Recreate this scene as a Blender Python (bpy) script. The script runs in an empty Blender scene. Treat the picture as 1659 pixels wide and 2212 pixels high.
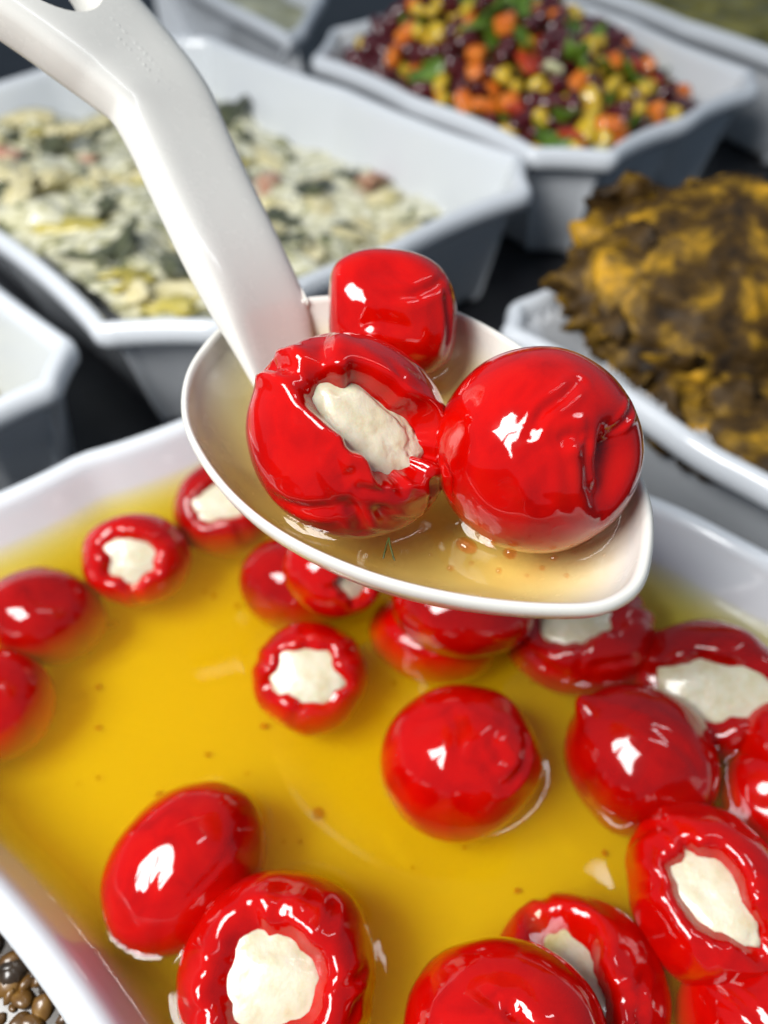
import bpy, bmesh, math, random
import numpy as np
from mathutils import Vector, Matrix

# ------------------------------------------------------------------ camera, world, lamps
sc = bpy.context.scene
C = sc.collection
EYE = np.array((0.0, 0.0, 0.23))
PITCH = math.radians(50)
cam_d = bpy.data.cameras.new('camera')
cam = bpy.data.objects.new('camera', cam_d)
C.objects.link(cam)
cam.location = EYE
cam.rotation_euler = (math.radians(90) - PITCH, 0, 0)
cam_d.sensor_fit = 'VERTICAL'
cam_d.sensor_height = 36
cam_d.lens = 36 * 1597 / 2212
cam_d.clip_start = 0.005
cam_d.clip_end = 20
cam_d.dof.use_dof = True
cam_d.dof.focus_distance = 0.127
cam_d.dof.aperture_fstop = 8.6
sc.camera = cam

w = bpy.data.worlds.new('World')
sc.world = w
w.use_nodes = True
bg = w.node_tree.nodes['Background']
bg.inputs[0].default_value = (0.58, 0.77, 1.0, 1)
bg.inputs[1].default_value = 0.155

def area(name, d, dist, sx, sy, power, col, target=(0.0, 0.10, 0.10)):
    l = bpy.data.lights.new(name, 'AREA')
    l.shape = 'RECTANGLE'
    l.size, l.size_y, l.energy, l.color = sx, sy, power, col
    o = bpy.data.objects.new(name, l)
    C.objects.link(o)
    dv = Vector(d).normalized()
    o.location = Vector(target) + dv * dist
    o.rotation_euler = (-dv).to_track_quat('-Z', 'Y').to_euler()
    return o
# a shop window to the left and behind the photographer, in two panes, and a paler one high on the right
area('window_lamp', (-0.84, -0.24, 1.10), 0.58, 0.145, 0.27, 2.15, (1.0, 0.99, 0.97))
area('window_lamp', (-0.62, -0.56, 1.10), 0.58, 0.145, 0.27, 2.15, (1.0, 0.99, 0.97))
area('strip_lamp', (0.45, 0.25, 0.95), 1.0, 0.05, 0.6, 0.8, (0.93, 0.96, 1.0))

sc.view_settings.view_transform = 'Standard'
sc.view_settings.look = 'None'
sc.view_settings.exposure = 0.52
sc.view_settings.gamma = 1.0
sc.render.engine = 'CYCLES'
sc.cycles.use_denoising = True
sc.cycles.use_adaptive_sampling = True
sc.cycles.adaptive_threshold = 0.02
sc.cycles.max_bounces = 7
sc.cycles.diffuse_bounces = 3
sc.cycles.glossy_bounces = 3
sc.cycles.transmission_bounces = 4
sc.cycles.volume_bounces = 3
sc.cycles.transparent_max_bounces = 8
sc.cycles.caustics_reflective = False
sc.cycles.caustics_refractive = False

# ------------------------------------------------------------------ helpers
RNG = np.random.default_rng(7)
random.seed(7)

def _hash(i, j, k, seed):
    n = (i * 73856093) ^ (j * 19349663) ^ (k * 83492791) ^ (seed * 26544357 + 911)
    n = n & 0xffffffff
    n = ((n ^ (n >> 13)) * 1274126177) & 0xffffffff
    n = ((n ^ (n >> 15)) * 668265263) & 0xffffffff
    return ((n ^ (n >> 16)) & 0xffff) / 32767.5 - 1.0

def vnoise(p, seed=0):
    p = np.asarray(p, float)
    f = np.floor(p).astype(np.int64)
    t = p - f
    t = t * t * t * (t * (t * 6 - 15) + 10)
    i, j, k = f[:, 0], f[:, 1], f[:, 2]
    a, b, c = t[:, 0], t[:, 1], t[:, 2]
    def L(u, v, q): return u + (v - u) * q
    x00 = L(_hash(i, j, k, seed), _hash(i + 1, j, k, seed), a)
    x10 = L(_hash(i, j + 1, k, seed), _hash(i + 1, j + 1, k, seed), a)
    x01 = L(_hash(i, j, k + 1, seed), _hash(i + 1, j, k + 1, seed), a)
    x11 = L(_hash(i, j + 1, k + 1, seed), _hash(i + 1, j + 1, k + 1, seed), a)
    return L(L(x00, x10, b), L(x01, x11, b), c)

def fbm(p, seed=0, octv=3, gain=0.5):
    p = np.asarray(p, float)
    s, a, tot = 0, 1.0, 0
    for o in range(octv):
        s = s + a * vnoise(p * (2.03 ** o) + 17.3 * o, seed + o)
        tot += a
        a *= gain
    return s / tot

def smooth(a, b, x):
    t = np.clip((x - a) / (b - a), 0, 1)
    return t * t * (3 - 2 * t)

def mesh_obj(name, verts, faces, mat, parent=None, smooth_shade=True, midx=None):
    me = bpy.data.meshes.new(name)
    me.from_pydata([tuple(v) for v in verts], [], [tuple(f) for f in faces])
    for m in (mat if isinstance(mat, (list, tuple)) else [mat]):
        me.materials.append(m)
    if midx is not None:
        me.polygons.foreach_set('material_index', midx)
    if smooth_shade:
        me.polygons.foreach_set('use_smooth', [True] * len(me.polygons))
    me.update()
    o = bpy.data.objects.new(name, me)
    C.objects.link(o)
    if parent is not None:
        o.parent = parent
    return o

def empty(name, loc):
    o = bpy.data.objects.new(name, None)
    o.empty_display_size = 0.01
    C.objects.link(o)
    o.location = loc
    return o

def tag(o, label=None, cat=None, group=None, kind=None):
    if label: o['label'] = label
    if cat: o['category'] = cat
    if group: o['group'] = group
    if kind: o['kind'] = kind
    return o

_ico = {}
def ico(n):
    if n not in _ico:
        bm = bmesh.new()
        bmesh.ops.create_icosphere(bm, subdivisions=n, radius=1.0)
        v = np.array([x.co[:] for x in bm.verts])
        bm.verts.index_update()
        f = [[q.index for q in x.verts] for x in bm.faces]
        bm.free()
        _ico[n] = (v / np.linalg.norm(v, axis=1)[:, None], f)
    return _ico[n]

# ------------------------------------------------------------------ materials
def mat(name, base, rough=0.4, **kw):
    m = bpy.data.materials.new(name)
    m.use_nodes = True
    b = m.node_tree.nodes['Principled BSDF']
    b.inputs['Base Color'].default_value = (*base, 1)
    b.inputs['Roughness'].default_value = rough
    for k, v in kw.items():
        b.inputs[k.replace('_', ' ')].default_value = v
    return m

def ramp_noise(m, scale, stops, detail=4, distort=0.0, target='Base Color', obj=True, rough=0.55):
    nt = m.node_tree
    b = nt.nodes['Principled BSDF']
    tc = nt.nodes.new('ShaderNodeTexCoord')
    n = nt.nodes.new('ShaderNodeTexNoise')
    n.inputs['Scale'].default_value = scale
    n.inputs['Detail'].default_value = detail
    n.inputs['Distortion'].default_value = distort
    n.inputs['Roughness'].default_value = rough
    r = nt.nodes.new('ShaderNodeValToRGB')
    e = r.color_ramp.elements
    while len(e) < len(stops): e.new(0.5)
    for el, (p, c) in zip(e, stops):
        el.position = p
        el.color = (*c, 1) if len(c) == 3 else c
    nt.links.new(tc.outputs['Object'], n.inputs['Vector'])
    nt.links.new(n.outputs['Fac'], r.inputs['Fac'])
    nt.links.new(r.outputs['Color'], b.inputs[target])
    return n, r

def bump(m, scale, strength, dist, detail=4):
    nt = m.node_tree
    b = nt.nodes['Principled BSDF']
    tc = nt.nodes.new('ShaderNodeTexCoord')
    n = nt.nodes.new('ShaderNodeTexNoise')
    n.inputs['Scale'].default_value = scale
    n.inputs['Detail'].default_value = detail
    u = nt.nodes.new('ShaderNodeBump')
    u.inputs['Strength'].default_value = strength
    u.inputs['Distance'].default_value = dist
    nt.links.new(tc.outputs['Object'], n.inputs['Vector'])
    nt.links.new(n.outputs['Fac'], u.inputs['Height'])
    nt.links.new(u.outputs['Normal'], b.inputs['Normal'])

M = {}
M['ceramic'] = mat('glazed_white_ceramic', (0.72, 0.75, 0.785), 0.16, Coat_Weight=0.6, Coat_Roughness=0.05)
ramp_noise(M['ceramic'], 60, [(0.3, (0.10, 0.10, 0.10)), (0.7, (0.24, 0.24, 0.24))], target='Roughness')
bump(M['ceramic'], 55, 0.12, 0.0008, 2)
M['plastic'] = mat('ivory_white_plastic', (0.68, 0.668, 0.62), 0.22, Coat_Weight=0.35, Coat_Roughness=0.08)
ramp_noise(M['plastic'], 220, [(0.3, (0.20, 0.20, 0.20)), (0.7, (0.30, 0.30, 0.30))], target='Roughness')
bump(M['plastic'], 260, 0.05, 0.0004, 2)

def skin_mat(name, c1, c2):
    m = mat(name, c1, 0.16, Specular_IOR_Level=0.05, Subsurface_Weight=0.12, Subsurface_Scale=0.003, Coat_Weight=1.0, Coat_Roughness=0.02, Coat_IOR=1.55)
    m.node_tree.nodes['Principled BSDF'].inputs['Subsurface Radius'].default_value = (1.0, 0.15, 0.08)
    ramp_noise(m, 95, [(0.30, c2), (0.52, c1), (0.8, (c1[0] * 1.10, c1[1] * 3, c1[2]))], detail=5, distort=0.8)
    bump(m, 300, 0.02, 0.0005, 2)
    return m
M['skin'] = skin_mat('red_pepper_skin', (0.48, 0.0016, 0.0002), (0.37, 0.0009, 0.0002))
M['skin2'] = skin_mat('deep_red_pepper_skin', (0.35, 0.0013, 0.0002), (0.25, 0.0008, 0.0002))
M['cheese'] = mat('fresh_white_cheese', (0.80, 0.73, 0.52), 0.35, Subsurface_Weight=0.25, Subsurface_Scale=0.003, Coat_Weight=0.5, Coat_Roughness=0.08)
ramp_noise(M['cheese'], 240, [(0.25, (0.54, 0.46, 0.26)), (0.5, (0.63, 0.59, 0.43)), (0.8, (0.69, 0.66, 0.53))], detail=5)
bump(M['cheese'], 600, 0.32, 0.0006, 4)

def liquid(name, absorb, density, scatter, sden, ior=1.4):
    m = bpy.data.materials.new(name)
    m.use_nodes = True
    nt = m.node_tree
    nt.nodes.remove(nt.nodes['Principled BSDF'])
    out = nt.nodes['Material Output']
    tr = nt.nodes.new('ShaderNodeBsdfTransparent')
    gl = nt.nodes.new('ShaderNodeBsdfGlossy')
    gl.inputs['Roughness'].default_value = 0.015
    fr = nt.nodes.new('ShaderNodeFresnel')
    fr.inputs['IOR'].default_value = ior
    mx = nt.nodes.new('ShaderNodeMixShader')
    ge = nt.nodes.new('ShaderNodeNewGeometry')
    ml = nt.nodes.new('ShaderNodeMath')
    ml.operation = 'MULTIPLY'
    iv = nt.nodes.new('ShaderNodeMath')
    iv.operation = 'SUBTRACT'
    iv.inputs[0].default_value = 1.0
    nt.links.new(ge.outputs['Backfacing'], iv.inputs[1])
    nt.links.new(fr.outputs[0], ml.inputs[0])
    nt.links.new(iv.outputs[0], ml.inputs[1])
    nt.links.new(ml.outputs[0], mx.inputs[0])
    nt.links.new(tr.outputs[0], mx.inputs[1])
    nt.links.new(gl.outputs[0], mx.inputs[2])
    nt.links.new(mx.outputs[0], out.inputs['Surface'])
    va = nt.nodes.new('ShaderNodeVolumeAbsorption')
    va.inputs['Color'].default_value = (*absorb, 1)
    va.inputs['Density'].default_value = density
    vs = nt.nodes.new('ShaderNodeVolumeScatter')
    vs.inputs['Color'].default_value = (*scatter, 1)
    vs.inputs['Density'].default_value = sden
    ad = nt.nodes.new('ShaderNodeAddShader')
    nt.links.new(va.outputs[0], ad.inputs[0])
    nt.links.new(vs.outputs[0], ad.inputs[1])
    nt.links.new(ad.outputs[0], out.inputs['Volume'])
    return m
M['brine'] = liquid('yellow_oily_brine', (0.999, 0.916, 0.02), 145, (1.0, 0.70, 0.03), 24)
M['spoon_brine'] = liquid('bounce_tinted_brine', (0.998, 0.86, 0.22), 56, (1.0, 0.7, 0.3), .6)  # same brine, oranger: red bounce light from the peppers put into the colour
M['droplet'] = liquid('oil_bead', (0.98, 0.55, 0.05), 700, (1, .7, .3), 1, 1.5)

M['counter'] = mat('black_counter', (0.012, 0.012, 0.014), 0.35)
ramp_noise(M['counter'], 30, [(0.3, (0.008, 0.008, 0.010)), (0.7, (0.02, 0.02, 0.023))])
M['paper'] = mat('white_liner_paper', (0.72, 0.74, 0.77), 0.35)
bump(M['paper'], 90, 0.3, 0.002, 3)

# ------------------------------------------------------------------ dishes
def outline(poly, amp=0.0035, step=0.010, scal=None):
    """rim outline: straight sides shallowly scalloped twice, corners cut flat; returns points counter-clockwise"""
    P = [np.array(p, float) for p in poly]
    area2 = sum(P[i][0] * P[(i + 1) % len(P)][1] - P[(i + 1) % len(P)][0] * P[i][1] for i in range(len(P)))
    if area2 < 0:
        P = P[::-1]
    pts = []
    for i, a in enumerate(P):
        b = P[(i + 1) % len(P)]
        L = np.linalg.norm(b - a)
        n = max(2, int(round(L / step)))
        inn = np.array((-(b - a)[1], (b - a)[0])) / L
        for k in range(n):
            s = k / n
            off = amp * abs(math.sin(2 * math.pi * s)) ** 0.8 if L > 0.085 else (amp * .4 * math.sin(math.pi * s))
            pts.append(a + (b - a) * s + inn * off)
    for it in range(3):
        q = []
        for i, a in enumerate(pts):
            b = pts[(i + 1) % len(pts)]
            q += [a * .75 + b * .25, a * .25 + b * .75]
        pts = q
        if it == 0 and len(pts) > 160:
            break
    return np.array(pts)

def normals_in(pts):
    t = np.roll(pts, -1, 0) - np.roll(pts, 1, 0)
    t /= np.linalg.norm(t, axis=1)[:, None]
    n = np.stack((-t[:, 1], t[:, 0]), 1)
    for _ in range(4):
        n = (np.roll(n, 1, 0) + n * 2 + np.roll(n, -1, 0)) / 4
    return n / np.linalg.norm(n, axis=1)[:, None]

PROFILE = [(.0215, 0.0), (.0200, .0015), (.0185, .005), (.0095, .050), (.0085, .0535), (.0060, .0550), (.0020, .0556), (.0004, .0575),
           (0.0, .0605), (.0007, .0638), (.0022, .0655), (.0042, .0660), (.0060, .0652), (.0074, .0632), (.0082, .0600),
           (.0195, .018), (.0225, .0115), (.0275, .0090), (.0340, .0083)]
SHAPES = {}
def inner_off(z, k=1.0):
    return .0082 + (.0195 - .0082) * (0.060 - z) / (0.060 - 0.018) * k

def dish(name, poly, label, group='white serving dishes', lift=0.0, zs=1.0, taper=None, amp=.0035):
    pts = outline(poly, amp)
    nrm = normals_in(pts)
    k = np.ones(len(pts)) if taper is None else taper(pts)
    verts, faces = [], []
    N = len(pts)
    for i, (d, z) in enumerate(PROFILE):
        dd = np.full(N, d)
        if i >= 15:
            dd = .0082 + (d - .0082) * k
        q = pts + nrm * dd[:, None]
        verts += [(x, y, (z + (lift if i >= 15 else 0)) * zs) for x, y in q]
    for r in range(len(PROFILE) - 1):
        for i in range(N):
            j = (i + 1) % N
            faces.append((r * N + i, r * N + j, (r + 1) * N + j, (r + 1) * N + i))
    cx, cy = pts.mean(0)
    verts.append((cx, cy, (.008 + lift) * zs))
    verts.append((cx, cy, 0))
    last = (len(PROFILE) - 1) * N
    for i in range(N):
        j = (i + 1) % N
        faces.append((last + i, last + j, len(verts) - 2))
        faces.append((j, i, len(verts) - 1))
    o = mesh_obj(name, verts, faces, M['ceramic'])
    SHAPES[name + label] = (pts, nrm)
    tag(o, label, 'dish', group)
    return pts, nrm

def inside(poly, x, y):
    """vectorised point-in-polygon"""
    c = np.zeros(x.shape, bool)
    n = len(poly)
    for i in range(n):
        x1, y1 = poly[i]
        x2, y2 = poly[(i + 1) % n]
        if y1 == y2:
            continue
        m = ((y1 > y) != (y2 > y)) & (x < (x2 - x1) * (y - y1) / (y2 - y1) + x1)
        c ^= m
    return c

def in_poly(poly, px, py):
    c = False
    for i in range(len(poly)):
        x1, y1 = poly[i]
        x2, y2 = poly[i - 1]
        if (y1 > py) != (y2 > py) and px < (x2 - x1) * (py - y1) / (y2 - y1) + x1:
            c = not c
    return c

def shrink(pts, nrm, off):
    return [tuple(t) for t in (pts + nrm * off)[::6].tolist()]

def poly_dist(poly, x, y):
    best = np.full(x.shape, 9.0)
    n = len(poly)
    for i in range(n):
        a = poly[i]
        b = poly[(i + 1) % n]
        d = b - a
        L = d @ d
        if L < 1e-14: continue
        t = np.clip(((x - a[0]) * d[0] + (y - a[1]) * d[1]) / L, 0, 1)
        best = np.minimum(best, np.hypot(x - a[0] - t * d[0], y - a[1] - t * d[1]))
    return best

def sheet(poly, step, clip=None):
    """square grid clipped to a polygon: x, y, quads"""
    lo, hi = poly.min(0), poly.max(0)
    if clip is not None:
        lo = np.maximum(lo, clip[0]); hi = np.minimum(hi, clip[1])
    xs = np.arange(lo[0], hi[0] + step, step)
    ys = np.arange(lo[1], hi[1] + step, step)
    X, Y = np.meshgrid(xs, ys)
    ins = inside(poly, X.ravel(), Y.ravel()).reshape(X.shape)
    ok = ins[:-1, :-1] & ins[1:, :-1] & ins[:-1, 1:] & ins[1:, 1:]
    used = np.zeros(X.shape, bool)
    used[:-1, :-1] |= ok; used[1:, :-1] |= ok; used[:-1, 1:] |= ok; used[1:, 1:] |= ok
    idx = np.full(X.shape, -1)
    idx[used] = np.arange(used.sum())
    r, c = np.nonzero(ok)
    quads = np.stack((idx[r, c], idx[r, c + 1], idx[r + 1, c + 1], idx[r + 1, c]), 1)
    return X[used], Y[used], quads

def boundary_edges(quads):
    e = {}
    for q in quads.tolist():
        for a, b in ((q[0], q[1]), (q[1], q[2]), (q[2], q[3]), (q[3], q[0])):
            if (b, a) in e: del e[(b, a)]
            else: e[(a, b)] = 1
    return list(e)

def close_below(x, y, z, quads, x2, y2, z2):
    """a sheet with a second one below it and a skirt between"""
    n = len(x)
    v = np.concatenate((np.stack((x, y, z), 1), np.stack((x2, y2, z2), 1)))
    f = quads.tolist() + [[a + n, d + n, c + n, b + n] for a, b, c, d in quads.tolist()]
    f += [[b, a, a + n, b + n] for a, b in boundary_edges(quads)]
    return v, f

# the counter
v = [(-1.5, -1.0, 0), (1.5, -1.0, 0), (1.5, 2.5, 0), (-1.5, 2.5, 0)]
counter = mesh_obj('counter', [(a, b, -0.001) for a, b, _ in v], [(0, 1, 2, 3)], M['counter'])
tag(counter, kind='structure')

POLY_A = [(-.099, .046), (-.145, .086), (-.146, .1310), (-.046, .1965), (.012, .196), (.168, .085), (.185, .030), (.070, -.085), (.022, -.060)]
def taper_a(p):
    return 1.0 + 0.9 * smooth(-.01, .05, p[:, 0]) * smooth(.05, .09, p[:, 1]) - .55 * (1 - smooth(.06, .11, p[:, 1])) * (1 - smooth(.02, .06, p[:, 0]))
def off_a(z):
    return .0082 + .0113 * taper_a(A_pts) * (.060 - z) / .0185
A_pts, A_nrm = dish('serving_dish', POLY_A, 'white ceramic dish holding the red peppers in yellow brine', taper=taper_a, amp=.003, lift=.0235)
POLY_B = [(-.1065, .2245), (-.0600, .2265), (.0690, .3310), (.0700, .3660), (-.108, .5320), (-.140, .5350), (-.262, .425), (-.262, .385)]
B_pts, B_nrm = dish('serving_dish', POLY_B, 'white ceramic dish of creamy chopped salad behind the spoon handle')
POLY_C = [(.0720, .3690), (.1130, .3645), (.2120, .4480), (.2180, .4740), (.1150, .6500), (.0700, .6500), (-.036, .5450), (-.045, .4950)]
C_pts, C_nrm = dish('serving_dish', POLY_C, 'white ceramic dish of bean and corn salad at the top', amp=.0045)
POLY_D = [(.0420, .2260), (.155, .098), (.195, .10), (.275, .20), (.270, .235), (.165, .332), (.140, .325), (.0470, .2440)]
D_pts, D_nrm = dish('serving_dish', POLY_D, 'paper lined white dish of golden fritters at the right edge')
POLY_E = [(-.1110, .2200), (-.1115, .1950), (-.1330, .1760), (-.235, .120), (-.265, .130), (-.275, .28), (-.24, .318), (-.1700, .2740)]
E_pts, E_nrm = dish('serving_dish', POLY_E, 'nearly empty white dish cut off by the left edge', amp=.002)
POLY_F = [(.250, .475), (.300, .495), (.43, .62), (.42, .68), (.28, .80), (.235, .78), (.135, .672), (.140, .640)]
F_pts, F_nrm = dish('serving_dish', POLY_F, 'white dish of olive green mash in the top right corner')
POLY_G = [(-.060, .526), (-.050, .548), (-.040, .62), (-.10, .72), (-.19, .70), (-.160, .660)]
G_pts, G_nrm = dish('serving_dish', POLY_G, 'small white dish of pale spread between salad dishes at the top', amp=.001)
POLY_H = [(-.1225, .0805), (-.150, .085), (-.27, -.02), (-.27, -.06), (-.15, -.17), (-.11, -.165), (.022, -.083), (.029, -.052)]
H_pts, H_nrm = dish('serving_dish', POLY_H, 'dish of dark brown grains in the bottom left corner', amp=.001, zs=.80)

# ------------------------------------------------------------------ spoon
ZR = 0.135
rim_ctrl = np.array([(-.0345, .1320), (-.0390, .1190), (-.0385, .1065), (-.0344, .0957), (-.0262, .0838), (-.0158, .0744), (-.0021, .0670), (.0121, .0627),
                     (.0260, .0610), (.0355, .0622), (.0418, .0690), (.0452, .0856), (.0400, .1060), (.0275, .1256), (.0142, .1379), (-.0020, .1430), (-.0180, .1420), (-.0285, .1385)])
def closed_spline(p, per=9):
    out = []
    n = len(p)
    for i in range(n):
        a, b, c, d = p[i - 1], p[i], p[(i + 1) % n], p[(i + 2) % n]
        for k in range(per):
            t = k / per
            out.append(.5 * ((2 * b) + (c - a) * t + (2 * a - 5 * b + 4 * c - d) * t * t + (3 * b - a - 3 * c + d) * t ** 3))
    return np.array(out)
rim = closed_spline(rim_ctrl)
BC = np.array((.001, .1015))
BD = 0.0215
def bowl_z(r):
    return ZR - .0006 - BD * (1 - np.clip(r, 0, 1) ** 3.4)
rim_ang = np.arctan2(rim[:, 1] - BC[1], rim[:, 0] - BC[0])
rim_rad = np.hypot(*(rim - BC).T)
_o = np.argsort(rim_ang)
def rim_r(x, y):
    a = np.arctan2(y - BC[1], x - BC[0])
    return np.interp(a, np.concatenate((rim_ang[_o] - 2 * np.pi, rim_ang[_o], rim_ang[_o] + 2 * np.pi)), np.tile(rim_rad[_o], 3))
def bowl_height(x, y):
    return bowl_z(np.hypot(x - BC[0], y - BC[1]) / rim_r(x, y))

spoon = empty('serving_spoon', (BC[0], BC[1], ZR - BD))
tag(spoon, 'white plastic serving spoon lifted above the dish of peppers', 'spoon')
rings = []
for r in np.linspace(0.04, 0.955, 26):
    rings.append((r, float(bowl_z(np.array(r)))))
rings += [(.968, ZR - .0012), (.978, ZR - .0003), (.990, ZR), (1.002, ZR - .0002), (1.012, ZR - .0009), (1.013, ZR - .0019), (1.004, ZR - .0028), (.992, ZR - .0040)]
for r in np.linspace(0.97, 0.04, 22):
    rings.append((r, float(bowl_z(np.array(r))) - .0024))
verts, faces = [], []
N = len(rim)
for r, z in rings:
    q = BC + (rim - BC) * r
    verts += [(x - BC[0], y - BC[1], z - (ZR - BD)) for x, y in q]
for k in range(len(rings) - 1):
    for i in range(N):
        j = (i + 1) % N
        faces.append((k * N + i, k * N + j, (k + 1) * N + j, (k + 1) * N + i))
verts += [(0, 0, bowl_z(np.array(0.)) - (ZR - BD)), (0, 0, bowl_z(np.array(0.)) - .0024 - (ZR - BD))]
for i in range(N):
    j = (i + 1) % N
    faces.append((j, i, len(verts) - 2))
    faces.append(((len(rings) - 1) * N + i, (len(rings) - 1) * N + j, len(verts) - 1))
mesh_obj('bowl', verts, faces, M['plastic'], spoon)

# handle: lofted rounded bar with a kink and a wide thumb end
hp = np.array([(-.0185, .1195, .1220), (-.0228, .1285, .1300), (-.0268, .1362, .1368), (-.0322, .1445, .1440), (-.0396, .1570, .1529), (-.0446, .1655, .1594),
               (-.0490, .1716, .1650), (-.0558, .1755, .1710), (-.0636, .1777, .1781), (-.0723, .1803, .1855), (-.0813, .1832, .1931), (-.0880, .1850, .1990)])
hw = np.array([.0150, .0195, .0228, .0236, .0236, .0240, .0258, .0290, .0325, .0370, .0384, .0290])
ht = np.array([.0020, .0046, .0080, .0094, .0096, .0098, .0104, .0112, .0116, .0116, .0110, .0100])
def open_spline(p, per):
    q = np.concatenate(([2 * p[0] - p[1]], p, [2 * p[-1] - p[-2]]))
    out = []
    for i in range(1, len(q) - 2):
        a, b, c, d = q[i - 1:i + 3]
        for k in range(per):
            t = k / per
            out.append(.5 * ((2 * b) + (c - a) * t + (2 * a - 5 * b + 4 * c - d) * t * t + (3 * b - a - 3 * c + d) * t ** 3))
    out.append(q[-2])
    return np.array(out)
HC_ = open_spline(np.column_stack((hp, hw, ht)), 7)
T = np.gradient(HC_[:, :3], axis=0)
T /= np.linalg.norm(T, axis=1)[:, None]
FN = np.array((.593, -.227, .774))
verts, faces = [], []
NS = 40
HFR = []
for i in range(len(HC_)):
    n = FN - (FN @ T[i]) * T[i]
    n /= np.linalg.norm(n)
    wd = np.cross(T[i], n)
    HFR.append((HC_[i, :3], n, wd, HC_[i, 3], HC_[i, 4]))
    for k in range(NS):
        a = 2 * math.pi * k / NS
        ca, sa = math.cos(a), math.sin(a)
        e = 0.50
        x = math.copysign(abs(ca) ** e, ca) * HC_[i, 3] / 2
        y = math.copysign(abs(sa) ** e, sa) * HC_[i, 4] / 2
        y -= .0007 * (1 - (x / (HC_[i, 3] / 2)) ** 2) * (1 if sa > 0 else 0)
        p = HC_[i, :3] + wd * x + n * y
        # the foot of the handle is moulded onto the bowl wall
        rr = math.hypot(p[0] - BC[0], p[1] - BC[1]) / float(rim_r(p[0], p[1]))
        if p[2] < ZR + .0005 and rr > .955:
            p[:2] = BC + (p[:2] - BC) * (.955 / rr)
            rr = .955
        if rr < .96:
            p[2] = max(p[2], float(bowl_z(np.array(rr))) - .0009)
        verts.append(p - np.array((BC[0], BC[1], ZR - BD)))
for i in range(len(HC_) - 1):
    for k in range(NS):
        j = (k + 1) % NS
        faces.append((i * NS + k, i * NS + j, (i + 1) * NS + j, (i + 1) * NS + k))
faces.append(tuple(range(NS))[::-1])
faces.append(tuple((len(HC_) - 1) * NS + k for k in range(NS)))
handle = mesh_obj('handle', verts, faces, M['plastic'], spoon)
# hanging hole cut through the wide end
c0, n0, w0, hw0, ht0 = HFR[62]
t0 = np.cross(n0, w0)
hv, hf = [], []
for s in (-1, 1):
    for k in range(48):
        a = 2 * math.pi * k / 48
        r = 1 + (.0 if s < 0 else .22)
        hv.append(c0 + w0 * math.cos(a) * .0098 * r + t0 * math.sin(a) * .0105 * r + n0 * s * .0075 - np.array((BC[0], BC[1], ZR - BD)))
hf = [(k, (k + 1) % 48, 48 + (k + 1) % 48, 48 + k) for k in range(48)] + [tuple(range(48))[::-1], tuple(range(48, 96))]
cutter = mesh_obj('hole_cutter', hv, hf, M['plastic'], spoon)
bm = bmesh.new(); bm.from_mesh(cutter.data); bmesh.ops.recalc_face_normals(bm, faces=bm.faces); bm.to_mesh(cutter.data); bm.free()
bm = bmesh.new(); bm.from_mesh(handle.data); bmesh.ops.recalc_face_normals(bm, faces=bm.faces); bm.to_mesh(handle.data); bm.free()
md = handle.modifiers.new('hole', 'BOOLEAN')
md.operation = 'DIFFERENCE'
md.object = cutter
md.solver = 'EXACT'
bpy.context.view_layer.update()
dg = bpy.context.evaluated_depsgraph_get()
nm = bpy.data.meshes.new_from_object(handle.evaluated_get(dg))
handle.modifiers.clear()
handle.data = nm
bpy.data.objects.remove(cutter)
if hasattr(nm, 'set_sharp_from_angle'):
    nm.set_sharp_from_angle(angle=math.radians(50))
# worn raised moulding marks on the flat face, too faint to read
bmk = bmesh.new()
for row, (sx, cnt) in enumerate(((.0028, 9), (.0002, 12), (-.0026, 11))):
    for q in range(cnt):
        if random.random() < .22: continue
        i = 42 + q * 1.05 + row * .5
        i0 = int(i)
        c1, n1, w1, hw1, ht1 = HFR[min(i0, len(HFR) - 1)]
        t1 = np.cross(n1, w1)
        fr = i - i0
        pos = c1 + t1 * -.0012 * fr + w1 * (-sx - .0016) + n1 * (ht1 / 2 - .00075)
        mtx = Matrix([[*v3] for v3 in zip(w1, t1, n1)]).to_4x4()
        mtx.translation = Vector(pos - np.array((BC[0], BC[1], ZR - BD)))
        bmesh.ops.create_icosphere(bmk, subdivisions=2, radius=1, matrix=mtx @ Matrix.Diagonal((random.uniform(.0003, .0006), random.uniform(.0003, .0009), .00009, 1)))
me = bpy.data.meshes.new('embossed_marks')
bmk.to_mesh(me); bmk.free()
me.materials.append(M['plastic'])
me.polygons.foreach_set('use_smooth', [True] * len(me.polygons))
em = bpy.data.objects.new('embossed_marks', me)
C.objects.link(em)
em.parent = spoon

# ------------------------------------------------------------------ peppers
def frame_to_eye(c):
    z = EYE - c
    z = z / np.linalg.norm(z)
    x = np.array((1., 0, 0)) - z[0] * z
    x /= np.linalg.norm(x)
    return x, np.cross(z, x), z

def lift(p):
    x, y = p
    r = math.hypot(x, y)
    if r > .985:
        x, y = x * .985 / r, y * .985 / r
    return np.array((x, y, math.sqrt(max(0, 1 - x * x - y * y))))

def seg_dist(q, a, b):
    d = b - a
    t = np.clip((q - a) @ d / (d @ d), 0, 1)
    return np.linalg.norm(q - a - t[:, None] * d, axis=1), t

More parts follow.
